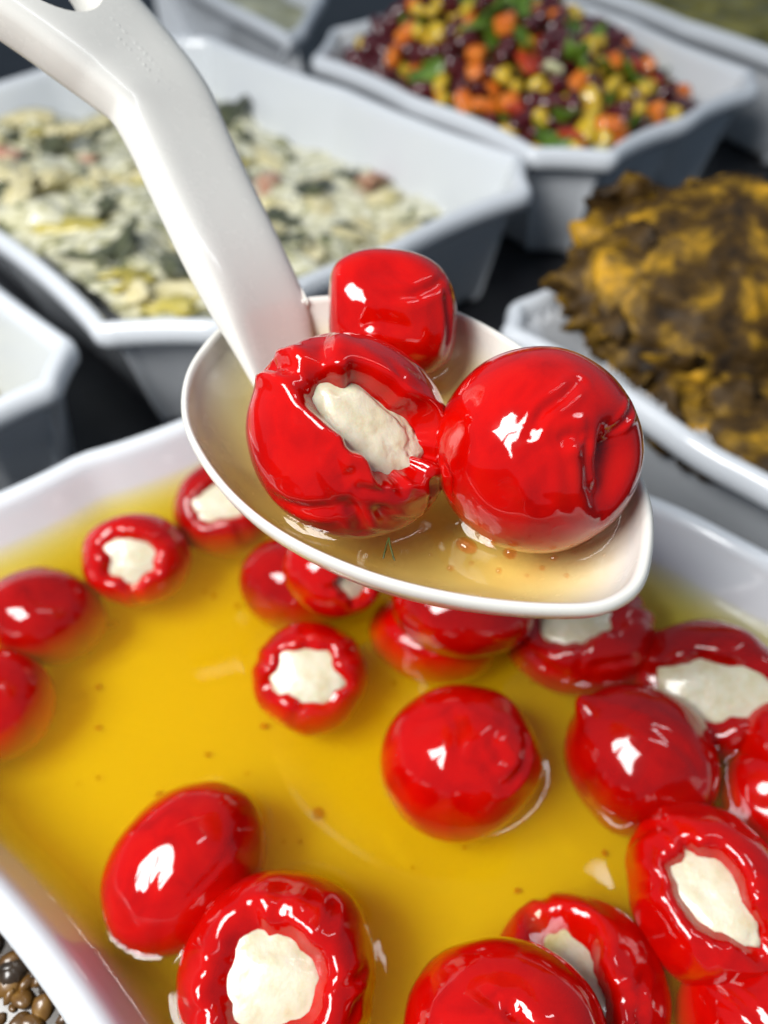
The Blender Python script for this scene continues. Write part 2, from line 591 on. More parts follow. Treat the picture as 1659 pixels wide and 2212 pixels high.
def pepper_shape(n, seed, scale, rot, opening=None, dents=(), creases=(), folds=6, wr=1.0, depth=.30, box=1.0):
    q, f = ico(n)
    q = q.copy()
    rs = np.random.default_rng(seed)
    disp = np.zeros(len(q))
    p = np.sign(q) * np.abs(q) ** box
    p *= (1.0 if box == 1 else .90)
    Aax = None
    if opening:
        ox, oy, a, b, orot = opening
        Aax = lift((ox, oy))
        U = np.array((math.cos(orot), math.sin(orot), 0))
        U = U - (U @ Aax) * Aax
        U /= np.linalg.norm(U)
        W = np.cross(Aax, U)
        h = q @ Aax
        xu, yv = q @ U, q @ W
        ph = np.arctan2(yv / b, xu / a)
        wob = 1 + .30 * fbm(np.stack((np.cos(ph) * 1.9, np.sin(ph) * 1.9, np.full(len(q), seed * 1.7)), 1), seed, 2)
        e = np.where(h > 0, np.sqrt((xu / a) ** 2 + (yv / b) ** 2) * wob, 9)
        p = p - Aax * ((h * .13) * (h > 0))[:, None]
        lipw = 1.22 + .75 * np.clip(.5 + .9 * vnoise(np.stack((np.cos(ph) * 1.4 + 7, np.sin(ph) * 1.4, np.full(len(q), seed * 2.3)), 1), seed + 2), 0, 1)
        if n > 6:
            lipw = lipw + .25
        s = 1 - smooth(.74, lipw, e)
        p = p - Aax * (depth * s)[:, None]
        disp += (.03 if depth > .4 else .008) * np.exp(-((e - 1.8) / .5) ** 2)
        for k in range(folds):
            pk = rs.uniform(-math.pi, math.pi)
            wk = rs.uniform(.05, .13)
            am = rs.uniform(.015, .055)
            dphi = np.abs((ph - pk + math.pi) % (2 * math.pi) - math.pi)
            win = smooth(.7, 1.15, e) * (1 - smooth(1.7, rs.uniform(2.3, 3.4), e))
            disp += win * (-am * np.exp(-(dphi / wk) ** 2) + am * .5 * np.exp(-((dphi - 2.2 * wk) / wk) ** 2))
    for (x, y), wdt, dep in dents:
        d = np.linalg.norm(q - lift((x, y)), axis=1)
        disp -= dep * np.exp(-(d / wdt) ** 2)
    for line, wdt, dep in creases:
        best = np.full(len(q), 9.)
        fade = np.zeros(len(q))
        L = [lift(t) for t in line]
        for i in range(len(L) - 1):
            d, t = seg_dist(q, L[i], L[i + 1])
            g = (i + t) / (len(L) - 1)
            m = d < best
            best[m] = d[m]
            fade[m] = g[m]
        tap = np.clip(1.25 * np.sin(np.pi * np.clip(fade, .05, .95)) + .15, 0, 1)
        best = best + .12 * wdt * vnoise(q * 9 + seed, seed + 3)
        disp += tap * (-dep * np.exp(-(best / wdt) ** 2) + .55 * dep * np.exp(-((best - 2.0 * wdt) / (1.1 * wdt)) ** 2))
    disp += .060 * wr * fbm(q * 1.25 + seed * 3.1, seed, 2) + .004 * wr * fbm(q * 4.2 + seed, seed + 5, 2)
    rid = 1 - np.abs(fbm(q * 2.6 + seed * 2.2, seed + 9, 2)) * 2.2
    disp += .006 * wr * smooth(.80, 1.0, rid) * smooth(-.2, .5, vnoise(q * 1.6 + seed, seed + 21))
    p = p * (1 + disp)[:, None]
    cr, sr = math.cos(rot), math.sin(rot)
    x = p[:, 0] * cr + p[:, 1] * sr
    y = -p[:, 0] * sr + p[:, 1] * cr
    x, y = x * scale[0], y * scale[1]
    p = np.stack((x * cr - y * sr, x * sr + y * cr, p[:, 2] * scale[2]), 1)
    return p, f

WATER = []
def pepper(label, c, R, scale, rot, seed, opening=None, dents=(), creases=(), n=5, skin='skin', folds=6, wr=1.0, depth=.30, in_spoon=False, group='stuffed peppers in the brine', cheese_up=.0, sink=.0, box=1.0):
    c = np.array(c)
    X, Y, Z = frame_to_eye(c)
    B = np.stack((X, Y, Z))
    p, f = pepper_shape(n, seed, scale, rot, opening, dents, creases, folds, wr, depth, box)
    v = (p * R) @ B
    if in_spoon:
        wx, wy, wz = v[:, 0] + c[0], v[:, 1] + c[1], v[:, 2] + c[2]
        rr = np.hypot(wx - BC[0], wy - BC[1]) / rim_r(wx, wy)
        floor = np.where(rr < 1.0, bowl_z(rr) + .0004, -1)
        lifted = np.maximum(wz, floor)
        v[:, 2] = lifted - c[2]
        # slide inward any flesh past the wall below the rim
        over = (rr > .965) & (wz < ZR + .0008)
        fac = np.where(over, .962 / np.maximum(rr, 1e-6), 1)
        v[:, 0] = np.where(over, BC[0] + (wx - BC[0]) * fac - c[0], v[:, 0])
        v[:, 1] = np.where(over, BC[1] + (wy - BC[1]) * fac - c[1], v[:, 1])
    if opening:
        root = empty('stuffed_pepper', c)
        mesh_obj('skin', v, f, M[skin], root)
        ox, oy, a, b, orot = opening
        Aax = lift((ox, oy))
        U = np.array((math.cos(orot), math.sin(orot), 0)); U = U - (U @ Aax) * Aax; U /= np.linalg.norm(U)
        W = np.cross(Aax, U)
        q, cf = ico(5 if n > 5 else 4)
        cw = 1.45 if n > 5 else 1.32
        d = 1 + .20 * fbm(q * 1.7 + seed, seed + 31, 2) + .025 * fbm(q * 6 + seed, seed + 37, 2)
        if n > 5:
            rid = 1 - np.abs(fbm(q * 3.1 + 5, seed + 41, 3)) * 2.5
            d = d + .045 * smooth(.5, 1, rid) + .02 * fbm(q * 14, seed + 5, 2)
        cp = np.stack((q[:, 0], q[:, 1], np.sign(q[:, 2]) * np.abs(q[:, 2]) ** .8), 1) * d[:, None]
        cp = np.outer(cp[:, 0] * a * cw, U) + np.outer(cp[:, 1] * b * cw, W) + np.outer(cp[:, 2] * .13, Aax)
        cp = cp + Aax * (.87 * math.sqrt(1 - b * b) - depth * .74 - .085 + cheese_up)
        cr, sr = math.cos(rot), math.sin(rot)
        x = cp[:, 0] * cr + cp[:, 1] * sr
        y = -cp[:, 0] * sr + cp[:, 1] * cr
        x, y = x * scale[0], y * scale[1]
        cp = np.stack((x * cr - y * sr, x * sr + y * cr, cp[:, 2] * scale[2]), 1)
        mesh_obj('cheese_filling', (cp * R) @ B, cf, M['cheese'], root)
    else:
        root = mesh_obj('stuffed_pepper', v, f, M[skin])
        root.location = c
    tag(root, label, 'pepper', group)
    WATER.append((v + c, c, in_spoon))
    return root

D_ = math.radians
G1 = 'stuffed peppers in the brine'
pepper('cheese stuffed red pepper touching the underside of the spoon bowl at far left', (-.0504, .1522, .050), .0165, (1, .95, .9), 0, 1, (-.11, .22, .50, .36, 0), skin='skin2')
pepper('small round red pepper with an orange edge and cheese face near the left wall', (-.0738, .1310, .052), .0157, (1, .90, .9), 0, 2, (-.16, .02, .44, .42, 0), folds=3)
pepper('dark red pepper lying on its side at the left edge, no cheese showing', (-.0979, .1144, .047), .0172, (1, .80, .9), D_(-8), 3, None, dents=[((.1, .45), .3, .09)], skin='skin2')
pepper('red pepper cut off by the left edge, lowest of the left peppers', (-.1030, .0860, .048), .0150, (1, 1, .9), 0, 4, None, skin='skin')
pepper('dark red pepper half under another below the spoon', (-.0262, .1262, .045), .0172, (1, .86, .9), D_(-20), 5, None, dents=[((.45, -.2), .25, .10)], skin='skin2')
pepper('red pepper with a cheese corner showing, perched just under the spoon rim', (-.0132, .1165, .0655), .0142, (1, .88, .85), D_(-20), 6, (.52, -.18, .26, .36, D_(20)), folds=3)
pepper('red pepper with star shaped cheese opening below the spoon, left of centre', (-.0201, .0940, .049), .0156, (1, .97, .92), 0, 7, (-.08, .10, .50, .42, D_(-15)), folds=5)
pepper('red pepper pressed flat under another at the centre below the spoon', (.0141, .1100, .043), .0187, (1, .72, .9), D_(-10), 8, None, creases=[([(-.6, .1), (-.3, -.1), (.1, -.2)], .06, .03)], skin='skin')
pepper('smooth red pepper tucked on top of another under the middle of the spoon', (.0207, .1081, .063), .0186, (1, .78, .85), D_(-8), 9, None, dents=[((-.3, .1), .25, .04)])
pepper('red pepper with creased front and cheese partly hidden by the spoon tip', (.0545, .1060, .050), .0208, (1, .80, .85), D_(5), 10, (-.06, .36, .38, .34, 0), folds=5,
       creases=[([(.05, .1), (.02, -.3), (-.05, -.6)], .05, .05), ([(.1, -.45), (.4, -.4), (.7, -.3)], .06, .04), ([(-.8, .0), (-.5, -.35), (-.2, -.6)], .07, .04)])
pepper('smooth round red pepper dome alone in the middle of the yellow brine', (.0190, .0709, .050), .0200, (1, .93, .9), D_(15), 11, None,
       dents=[((-.5, .45), .16, .05), ((.25, .05), .22, .05)],
       creases=[([(.55, .5), (.35, .2), (.5, .0), (.3, -.1)], .05, .045), ([(.3, -.15), (.5, -.35), (.7, -.1), (.78, .3)], .055, .05), ([(-.1, .7), (0, .3), (-.05, -.1)], .07, .03)])
pepper('red pepper with a round bowl of white cheese at the right edge', (.0853, .0892, .051), .0205, (1, .90, .85), D_(-10), 12, (.10, 0, .52, .37, D_(-12)), folds=6, skin='skin2', depth=.30)
pepper('pointed red pepper leaning on the round cheese pepper at right', (.0633, .0709, .050), .0187, (1, .97, .95), D_(-45), 13, None,
       dents=[((-.55, .62), .16, -.20), ((.55, -.4), .3, .06)], creases=[([(-.4, .6), (.1, .4), (.55, .1), (.75, -.3)], .06, .03)], skin='skin2')
pepper('small red pepper wedged at the right edge above the open pepper', (.0950, .0610, .0485), .0128, (1, 1.05, .9), 0, 14, None, dents=[((-.2, .1), .3, .08)], skin='skin')
pepper('sliver of red pepper at the right edge under the cheese bowl pepper', (.0985, .0730, .056), .0110, (1, 1, .9), 0, 15, None, skin='skin')
pepper('open red pepper with slanted cheese slot at the lower right', (.0697, .0392, .0545), .0186, (.90, 1.04, .9), D_(12), 16, (.06, .12, .45, .31, D_(-50)), folds=6,
       creases=[([(-.1, -.45), (.3, -.55), (.75, -.5)], .05, .05), ([(-.15, -.35), (-.1, -.6)], .05, .05), ([(-.75, .55), (-.4, .68), (0, .6)], .06, .05)], depth=.46)
pepper('egg shaped glossy red pepper floating alone at the lower left', (-.0449, .0465, .050), .0186, (1.06, .86, .88), D_(52), 17, None,
       dents=[((-.3, .0), .2, .03)], creases=[([(.55, .25), (.35, -.1), (.05, -.4)], .04, .022), ([(-.35, .2), (-.42, -.2), (-.4, -.5)], .10, .02)], wr=.8)
pepper('large red pepper with round cheese plug at the bottom, beside the egg shaped one', (-.0215, .0244, .053), .0203, (1.02, 1, .9), D_(0), 18, (-.14, -.12, .38, .40, 0), folds=7,
       creases=[([(-.35, .5), (0, .52), (.28, .42)], .06, .05), ([(.35, .3), (.48, .62)], .05, .05), ([(.2, -.05), (.6, -.1), (.8, .05)], .05, .06), ([(-.9, -.25), (-.6, -.3), (-.4, -.3)], .05, .05), ([(.6, -.4), (.75, -.15)], .05, .04)], depth=.42)
pepper('red pepper with torn cheese mouth half hidden behind the bottom dome', (.0405, .0222, .047), .0184, (1, 1, .9), 0, 19, (-.02, .22, .30, .46, D_(10)), folds=9, depth=.44,
       creases=[([(.25, .3), (.4, .65)], .05, .05), ([(.3, .0), (.6, .05), (.75, .2)], .05, .05), ([(.45, -.5), (.6, -.2), (.62, .05)], .05, .05)])
pepper('red pepper dome with a small dark stem dimple at the bottom edge', (.0225, .0125, .062), .0186, (1.05, .95, .85), 0, 20, None,
       dents=[((.09, .28), .05, .14), ((.1, .28), .2, .06)], creases=[([(.09, .28), (-.1, .38), (-.2, .45)], .05, .03), ([(.1, .28), (.3, .1), (.35, -.2)], .07, .04), ([(-.5, .3), (-.55, .0), (-.4, -.3)], .06, .04)])
pepper('red pepper cut off at the bottom right corner', (.0760, .0165, .051), .0158, (1.05, .95, .85), 0, 21, None, creases=[([(-.5, .5), (-.2, .3), (0, .0)], .05, .05)])
# three on the spoon
G2 = 'stuffed peppers on the spoon'
pepper('glossy red pepper with a dark hollow side, right of the three on the spoon', (.0263, .0901, .1390), .0176, (1.0, 1.0, .97), 0, 31, None,
       dents=[((.70, .12), .17, .14), ((.68, -.10), .20, .19), ((.66, -.36), .17, .15), ((.78, -.05), .22, .12), ((-.33, -.36), .20, .035)],
       creases=[([(-.05, .16), (.05, .34), (.22, .46), (.36, .60)], .045, .034), ([(.44, .16), (.43, -.05), (.46, -.30), (.60, -.60)], .06, .035),
                ([(.15, .08), (.30, .13), (.42, .10)], .06, .035), ([(-.12, .06), (.00, -.20), (.06, -.50)], .07, .022), ([(-.02, .10), (.08, -.10), (.12, -.40)], .05, .015),
                ([(.72, .15), (.80, .30), (.84, .45)], .035, .030), ([(.60, -.02), (.72, .06), (.80, .16)], .03, .018), ([(.58, -.35), (.66, -.26), (.72, -.12)], .03, .016),
                ([(-.85, -.1), (-.78, -.25), (-.80, -.4)], .05, .025)],
       n=7, in_spoon=True, group=G2, wr=.4)
pepper('red pepper with a long slanted cheese filled slit, left of the three on the spoon', (-.0058, .0943, .1385), .0182, (1.02, .98, .93), D_(-36), 32, (.32, .20, .42, .27, D_(-38)), folds=0,
       dents=[((.0, -.62), .15, .04), ((.30, -.64), .12, .04), ((-.45, -.15), .22, .03), ((-.30, .62), .18, .05), ((.80, -.50), .16, .06)],
       creases=[([(-.96, .80), (-.66, .64), (-.30, .50)], .075, .085), ([(-.22, .98), (-.22, .76), (-.18, .56)], .09, .05), 
                ([(.40, .66), (.52, .50), (.70, .44)], .06, .018), ([(-.18, -.08), (-.05, -.32), (.12, -.30)], .07, .028),
                ([(-.02, -.42), (.25, -.46), (.58, -.48)], .06, .035), ([(.74, -.34), (.80, -.48), (.80, -.66)], .06, .06),
                ([(-.70, -.60), (-.35, -.66), (-.12, -.62)], .07, .03), ([(.00, -.58), (.06, -.72), (.10, -.88)], .06, .04), ([(.20, -.58), (.34, -.74), (.54, -.8)], .06, .035)],
       n=7, in_spoon=True, group=G2, depth=.50, cheese_up=.0, wr=.35)
pepper('smooth blocky red pepper, rearmost of the three on the spoon beside the handle', (.0016, .1318, .1375), .0150, (.94, 1.06, .9), D_(60), 33, None,
       dents=[((-.1, .62), .34, .09), ((-.95, .2), .3, .08), ((.95, -.1), .3, .05)],
       creases=[([(-.15, .15), (.25, .22), (.55, .35), (.7, .5)], .07, .035), ([(-.4, -.12), (-.1, -.05), (.25, -.15)], .09, .035), ([(.72, .3), (.78, -.1), (.7, -.4)], .08, .04)],
       n=6, in_spoon=True, group=G2, wr=.5, box=.79)

# ------------------------------------------------------------------ brine in the dish and in the spoon
def meniscus(x, y, zl, in_spoon, hgt, lam):
    z = np.zeros(len(x))
    for v, c, s in WATER:
        if s != in_spoon: continue
        m = np.abs(v[:, 2] - zl) < .0009
        if m.sum() < 12: continue
        cc = v[m].mean(0)
        a = np.arctan2(v[m, 1] - cc[1], v[m, 0] - cc[0])
        r = np.hypot(v[m, 0] - cc[0], v[m, 1] - cc[1])
        bins = np.linspace(-np.pi, np.pi, 41)
        k = np.clip(np.digitize(a, bins) - 1, 0, 39)
        rad = np.array([r[k == b].max() if (k == b).any() else np.nan for b in range(40)])
        good = ~np.isnan(rad)
        rad = np.where(good, rad, np.nanmean(rad))
        for _ in range(3):
            rad = (np.roll(rad, 1) + 2 * rad + np.roll(rad, -1)) / 4
        good[:] = True
        ctr = (bins[:-1] + bins[1:]) / 2
        rho = np.hypot(x - cc[0], y - cc[1])
        th = np.arctan2(y - cc[1], x - cc[0])
        rr = np.interp(th, np.concatenate((ctr[good] - 2 * np.pi, ctr[good], ctr[good] + 2 * np.pi)), np.tile(rad[good], 3))
        d = np.clip(rho - rr, 0, None)
        z = np.maximum(z, hgt * np.exp(-d / lam))
    return z

ZL = 0.0535
wl = A_pts + A_nrm * off_a(ZL)[:, None]
edge = A_pts + A_nrm * (off_a(ZL) - .0022)[:, None]
x, y, quads = sheet(edge, .0011)
z = ZL + meniscus(x, y, ZL, False, .00045, .0010)
z += .0012 * np.exp(-poly_dist(wl, x, y) / .0015)
z += .00010 * fbm(np.stack((x * 45, y * 45, x * 0), 1), 3, 2)
ctr = np.array((.02, .06))
rad = np.hypot(x - ctr[0], y - ctr[1])
k = np.clip(1 - .012 / np.maximum(rad, 1e-4) * smooth(.03, .12, rad), .3, 1)
v, f = close_below(x, y, z, quads, ctr[0] + (x - ctr[0]) * k, ctr[1] + (y - ctr[1]) * k, np.full(len(x), .029))
tag(mesh_obj('brine', v, f, M['brine']), 'clear yellow oily brine filling the white pepper dish', 'brine', kind='stuff')

ZS = ZR - .0050
lim = closed_spline(BC + (rim_ctrl - BC) * .966)
x, y, quads = sheet(lim, .00045)
# the pool ends where the bowl wall rises through it
bh = bowl_height(x, y)
z = ZS + meniscus(x, y, ZS, True, .0018, .0013)
z += .0009 * np.exp(-np.clip(ZS - bh, 0, None) / .0012)
z += .00006 * fbm(np.stack((x * 160, y * 160, x * 0), 1), 4, 2)
low = np.minimum(bh - .0012, z - .0004)
v, f = close_below(x, y, z, quads, x, y, low)
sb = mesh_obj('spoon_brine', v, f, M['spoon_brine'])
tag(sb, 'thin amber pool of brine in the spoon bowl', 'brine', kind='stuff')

# oil beads floating near the front of the spoon
beads = [(.0140, .0762, .0021, .0014, -35), (.0212, .0745, .0013, .0010, -20), (.0181, .0765, .0010, .0007, 0), (-.0050, .0822, .0008, .0008, 0), (.0062, .0790, .0005, .0005, 0),
         (.0285, .0735, .0008, .0006, 0), (.0320, .0745, .0006, .0005, 0), (.0262, .0715, .0006, .0005, 0), (.0190, .0710, .0006, .0006, 0), (.0110, .0715, .0007, .0006, 0),
         (.0145, .0725, .0005, .0005, 0), (.0350, .0772, .0006, .0005, 0), (.0300, .0700, .0005, .0005, 0), (.0235, .0700, .0004, .0004, 0), (.0078, .0742, .0004, .0004, 0), (.0370, .0742, .0004, .0004, 0)]
q, f = ico(3)
for i, (bx, by, ra, rb, an) in enumerate(beads):
    o = mesh_obj('oil_bead', q * np.array((ra, rb, .0011 if ra > .001 else ra * .8)), f, M['droplet'])
    o.location = (bx, by, ZS + .0003)
    o.rotation_euler[2] = D_(an)
    tag(o, ['largest oval oil bead in the amber brine of the spoon', 'second largest oil bead, right of the oval one, in the spoon', 'faint oval oil bead between the two large ones in the spoon'][i] if i < 3 else 'tiny round oil bead on the amber brine in the spoon',
        'oil bead', 'oil beads in the spoon')
# dill sprig on the rim
dm = mat('dill_green', (.045, .06, .012), .5)
ramp_noise(dm, 900, [(.3, (.02, .03, .006)), (.7, (.06, .08, .012))])
sp = np.array((.0008, .0752, ZS + .0009))
def tube(pts, r, ns=8):
    pts = np.array(pts, float)
    t = np.gradient(pts, axis=0)
    t /= np.linalg.norm(t, axis=1)[:, None]
    v, f = [], []
    for i, p in enumerate(pts):
        a = np.cross(t[i], (0.2, .9, .35)); a /= np.linalg.norm(a)
        b = np.cross(t[i], a)
        rr = r * (1 if 0 < i < len(pts) - 1 else .4)
        for k in range(ns):
            g = 2 * math.pi * k / ns
            v.append(p + a * rr * math.cos(g) + b * rr * math.sin(g))
    for i in range(len(pts) - 1):
        for k in range(ns):
            f.append((i * ns + k, i * ns + (k + 1) % ns, (i + 1) * ns + (k + 1) % ns, (i + 1) * ns + k))
    return np.array(v), f
v1, f1 = tube(open_spline(np.array([(-.0009, -.0022, 0), (-.0007, -.0010, .0002), (-.0001, .0016, .0002), (.0001, .0019, .0002), (.0002, .0006, .0003), (.0007, -.0016, .0001), (.0010, -.0026, 0)]), 4), .00016)
o = mesh_obj('dill_sprig', v1, f1, dm)
o.location = sp
tag(o, 'tiny dark green dill sprig floating by the spoon rim', 'herb')
# spice flecks resting on the floor of the dish
fm = mat('spice_fleck', (.35, .09, .01), .6)
ramp_noise(fm, 400, [(.3, (.22, .10, .01)), (.7, (.45, .10, .01))])
vv, ff = [], []
q, f = ico(2)
for i in range(46):
    px, py = RNG.uniform(-.085, .06), RNG.uniform(.03, .14)
    s = RNG.uniform(.0003, .0011) if i > 3 else .0016
    b = len(vv)
    vv += [tuple(t) for t in q * np.array((s * RNG.uniform(.7, 1.6), s, s * .5)) + np.array((px, py, .0330))]
    ff += [[k + b for k in t] for t in f]
o = mesh_obj('spice_flecks', vv, ff, fm)
tag(o, 'scattered orange brown spice flecks under the yellow brine', 'spice', kind='stuff')

# ------------------------------------------------------------------ background foods
def mound_sheet(pts, nrm, off, step, hfun, clip=None):
    edge = pts + nrm * off
    x, y, quads = sheet(edge, step, clip)
    z = hfun(x, y)
    return x, y, z, quads

def scatter_blobs(n, pick, hfun, size, sub=2, flat=(1, .8, .6), seed=0, lumpy=.25, sink=.3):
    rs = np.random.default_rng(seed)
    q, f = ico(sub)
    V, Fc, ids = [], [], []
    for i in range(n):
        px, py = pick(rs)
        s = rs.uniform(*size)
        sh = np.array(flat) * rs.uniform(.7, 1.3, 3)
        d = 1 + lumpy * fbm(q * 1.9 + i * 3.7, seed + i, 2)
        g = rs.uniform(0, 2 * np.pi)
        tl = rs.uniform(-.5, .5, 2)
        R = np.array(Matrix.Rotation(g, 3, 'Z') @ Matrix.Rotation(tl[0], 3, 'X') @ Matrix.Rotation(tl[1], 3, 'Y'))
        p = (q * d[:, None] * sh * s) @ R.T
        z = float(hfun(np.array([px]), np.array([py]))[0])
        V.append(p + np.array((px, py, z + s * flat[2] * sink)))
        b = i * len(q)
        Fc += [[k + b for k in t] for t in f]
        ids.append(i)
    return np.concatenate(V), Fc, len(f)

# creamy chopped salad
cream = mat('creamy_salad', (.6, .56, .4), .25, Coat_Weight=.6)
ramp_noise(cream, 62, [(.28, (.04, .05, .025)), (.36, (.18, .19, .09)), (.43, (.58, .55, .33)), (.60, (.78, .76, .60)), (.82, (.52, .45, .12))], detail=3, distort=2.2)
pale = mat('creamy_chunk', (.68, .63, .45), .35, Coat_Weight=.3)
ramp_noise(pale, 180, [(.3, (.56, .48, .20)), (.6, (.74, .67, .42))])
dark = mat('aubergine_shred', (.06, .07, .04), .35, Coat_Weight=.3)
ramp_noise(dark, 150, [(.3, (.03, .035, .025)), (.7, (.13, .14, .07))])
oily = mat('oily_yellow_chunk', (.55, .45, .06), .3, Coat_Weight=.5)
ramp_noise(oily, 150, [(.3, (.38, .31, .03)), (.7, (.66, .56, .16))])
pink = mat('pink_chunk', (.55, .25, .16), .4)
ramp_noise(pink, 150, [(.3, (.42, .13, .07)), (.7, (.62, .42, .3))])
def hB(x, y):
    u = (-(x + .10) + (.36 - y) * .9)
    base = .036 + .020 * smooth(-.10, .12, u) - .006 * smooth(.0, .10, x + .06)
    p = np.stack((x, y, x * 0), 1)
    return base + .0095 * fbm(p * 42, 11, 3) + .0018 * fbm(p * 130, 12, 3)
x, y, z, quads = mound_sheet(B_pts, B_nrm, .0135, .0022, hB)
nb = len(x)
Bin = shrink(B_pts, B_nrm, .024)
def pickB(rs):
    while True:
        px, py = rs.uniform(-.25, .06), rs.uniform(.24, .52)
        if in_poly(Bin, px, py):
            return px, py
V, Fc, per = scatter_blobs(120, pickB, hB, (.005, .013), sub=3, flat=(1.5, .7, .36), seed=5, lumpy=.8, sink=-.35)
rs = np.random.default_rng(3)
cent = V.reshape(120, -1, 3).mean(1)
cm = []
for i in range(120):
    r = rs.random()
    front = cent[i, 1] < .285 and cent[i, 0] > -.11
    cm.append((1 if r < (.40 if front else .45) else 2 if r < (.48 if front else .74) else 3 if r < (.97 if front else .80) else 4 if r < .86 else 0))
midx = [0] * len(quads) + [m for m in cm for _ in range(per)]
o = mesh_obj('chopped_salad', np.concatenate((np.stack((x, y, z), 1), V)), quads.tolist() + [[a + nb for a in t] for t in Fc], [cream, pale, dark, oily, pink], midx=midx)
tag(o, 'creamy chopped salad with dark green shreds behind the spoon handle', 'salad', kind='stuff')

# olive mash, pale spread, grain mix
olive = mat('olive_mash', (.2, .18, .03), .4, Coat_Weight=.3)
ramp_noise(olive, 48, [(.3, (.05, .05, .006)), (.5, (.20, .17, .016)), (.72, (.33, .29, .06))], detail=6)
def hF(x, y):
    p = np.stack((x, y, x * 0), 1)
    return .058 + .007 * fbm(p * 26, 21, 3) + .003 * fbm(p * 110, 22, 3)
x, y, z, quads = mound_sheet(F_pts, F_nrm, .0095, .003, hF)
tag(mesh_obj('olive_mash', np.stack((x, y, z), 1), quads.tolist(), olive), 'rough olive green mash in the top right dish', 'mash', kind='stuff')
spread = mat('pale_spread', (.45, .44, .30), .45)
ramp_noise(spread, 40, [(.3, (.25, .25, .15)), (.7, (.52, .52, .38))], detail=5)
def hG(x, y):
    p = np.stack((x, y, x * 0), 1)
    return .052 + .005 * fbm(p * 40, 31, 3)
x, y, z, quads = mound_sheet(G_pts, G_nrm, .011, .003, hG)
tag(mesh_obj('pale_spread', np.stack((x, y, z), 1), quads.tolist(), spread), 'pale green spread in the small dish at the top', 'spread', kind='stuff')
g1 = mat('brown_grain', (.13, .06, .012), .35, Coat_Weight=.4)
ramp_noise(g1, 160, [(.3, (.05, .022, .006)), (.6, (.15, .07, .012)), (.8, (.28, .16, .04))])
g2 = mat('black_grain', (.02, .014, .01), .3, Coat_Weight=.4)
ramp_noise(g2, 160, [(.3, (.012, .008, .005)), (.7, (.05, .03, .015))])
def hH(x, y):
    p = np.stack((x, y, x * 0), 1)
    return .0532 + .0006 * fbm(p * 70, 41, 3)
x, y, z, quads = mound_sheet(H_pts, H_nrm, .0045, .003, hH)
nb = len(x)
Hin = shrink(H_pts, H_nrm, .007)
def pickH(rs):
    while True:
        px, py = rs.uniform(-.15, -.01), rs.uniform(-.07, .065)
        if in_poly(Hin, px, py):
            return px, py
V, Fc, per = scatter_blobs(1300, pickH, hH, (.0009, .0023), sub=2, flat=(1.2, .9, .7), seed=9)
cm = [0 if rs.random() < .6 else 1 for _ in range(1300)]
midx = [1] * len(quads) + [m for m in cm for _ in range(per)]
o = mesh_obj('brown_grains', np.concatenate((np.stack((x, y, z), 1), V)), quads.tolist() + [[a + nb for a in t] for t in Fc], [g1, g2], midx=midx)
tag(o, 'dark brown oily grains below the rim in the bottom left corner', 'grains', kind='stuff')
def hE(x, y):
    p = np.stack((x, y, x * 0), 1)
    return .020 + .004 * fbm(p * 60, 51, 3)
x, y, z, quads = mound_sheet(E_pts, E_nrm, .0175, .003, hE)
tag(mesh_obj('herb_dressing', np.stack((x, y, z), 1), quads.tolist(), olive), 'shallow remains of green dressing in the left dish', 'dressing', kind='stuff')

# bean salad: every piece its own object over a dark wet bed
bed = mat('dark_dressing', (.05, .03, .008), .25, Coat_Weight=.6)
ramp_noise(bed, 90, [(.3, (.03, .012, .006)), (.6, (.09, .06, .01)), (.8, (.14, .12, .02))])
C_COARSE = np.array(shrink(C_pts, C_nrm, .010))
def heap(x, y):
    x, y = np.asarray(x, float), np.asarray(y, float)
    d = np.hypot((x - .040) / 1.0, (y - .480) / 1.15)
    e = poly_dist(C_COARSE, x, y)
    return .0535 + .040 * np.exp(-(d / .10) ** 2) * smooth(.0, .060, e) - .016 * smooth(.145, .195, x)
def hC(x, y):
    p = np.stack((x, y, x * 0), 1)
    return heap(x, y) - .004 + .002 * fbm(p * 90, 61, 2)
x, y, z, quads = mound_sheet(C_pts, C_nrm, .012, .003, hC)
tag(mesh_obj('dark_dressing', np.stack((x, y, z), 1), quads.tolist(), bed), 'dark oily dressing under the bean and corn salad', 'dressing', kind='stuff')

q3, f3 = ico(3)
def bean_mesh():
    p = q3 * np.array((.0078, .0046, .0042))
    p[:, 1] += .0016 * (p[:, 0] / .0078) ** 2 * 1.0 - .0005
    return p, f3
def corn_mesh():
    p = q3.copy()
    e = .75
    p = np.sign(p) * np.abs(p) ** e
    p = p * np.array((.0047, .0042, .0034))
    k = 1 - .28 * (p[:, 0] / .0047 + .3)
    p[:, 1] *= k; p[:, 2] *= k
    return p, f3
def cube_mesh(sz):
    p = q3.copy()
    p = np.sign(p) * np.abs(p) ** .45
    return p * np.array(sz) * (1 + .05 * fbm(q3 * 2, 71, 2))[:, None], f3
def leaf_mesh(sz, seed):
    p = q3.copy()
    a = np.arctan2(p[:, 1], p[:, 0])
    r = 1 + .22 * np.sin(5 * a + seed) + .12 * np.sin(9 * a + 2 * seed)
    p = p * np.array((sz, sz * .8, .0009))
    p[:, :2] *= r[:, None]
    p[:, 2] += .25 * (p[:, 0] ** 2 - .5 * p[:, 1] ** 2) / sz + .0012 * np.sin(p[:, 1] * 700 + seed)
    return p, f3
bm_ = mat('kidney_bean_red', (.07, .004, .006), .22, Coat_Weight=.7)
ramp_noise(bm_, 120, [(.3, (.045, .002, .004)), (.7, (.11, .006, .010))])
cm_ = mat('corn_yellow', (.72, .46, .02), .28, Coat_Weight=.5)
ramp_noise(cm_, 150, [(.3, (.52, .33, .012)), (.7, (.80, .56, .05))])
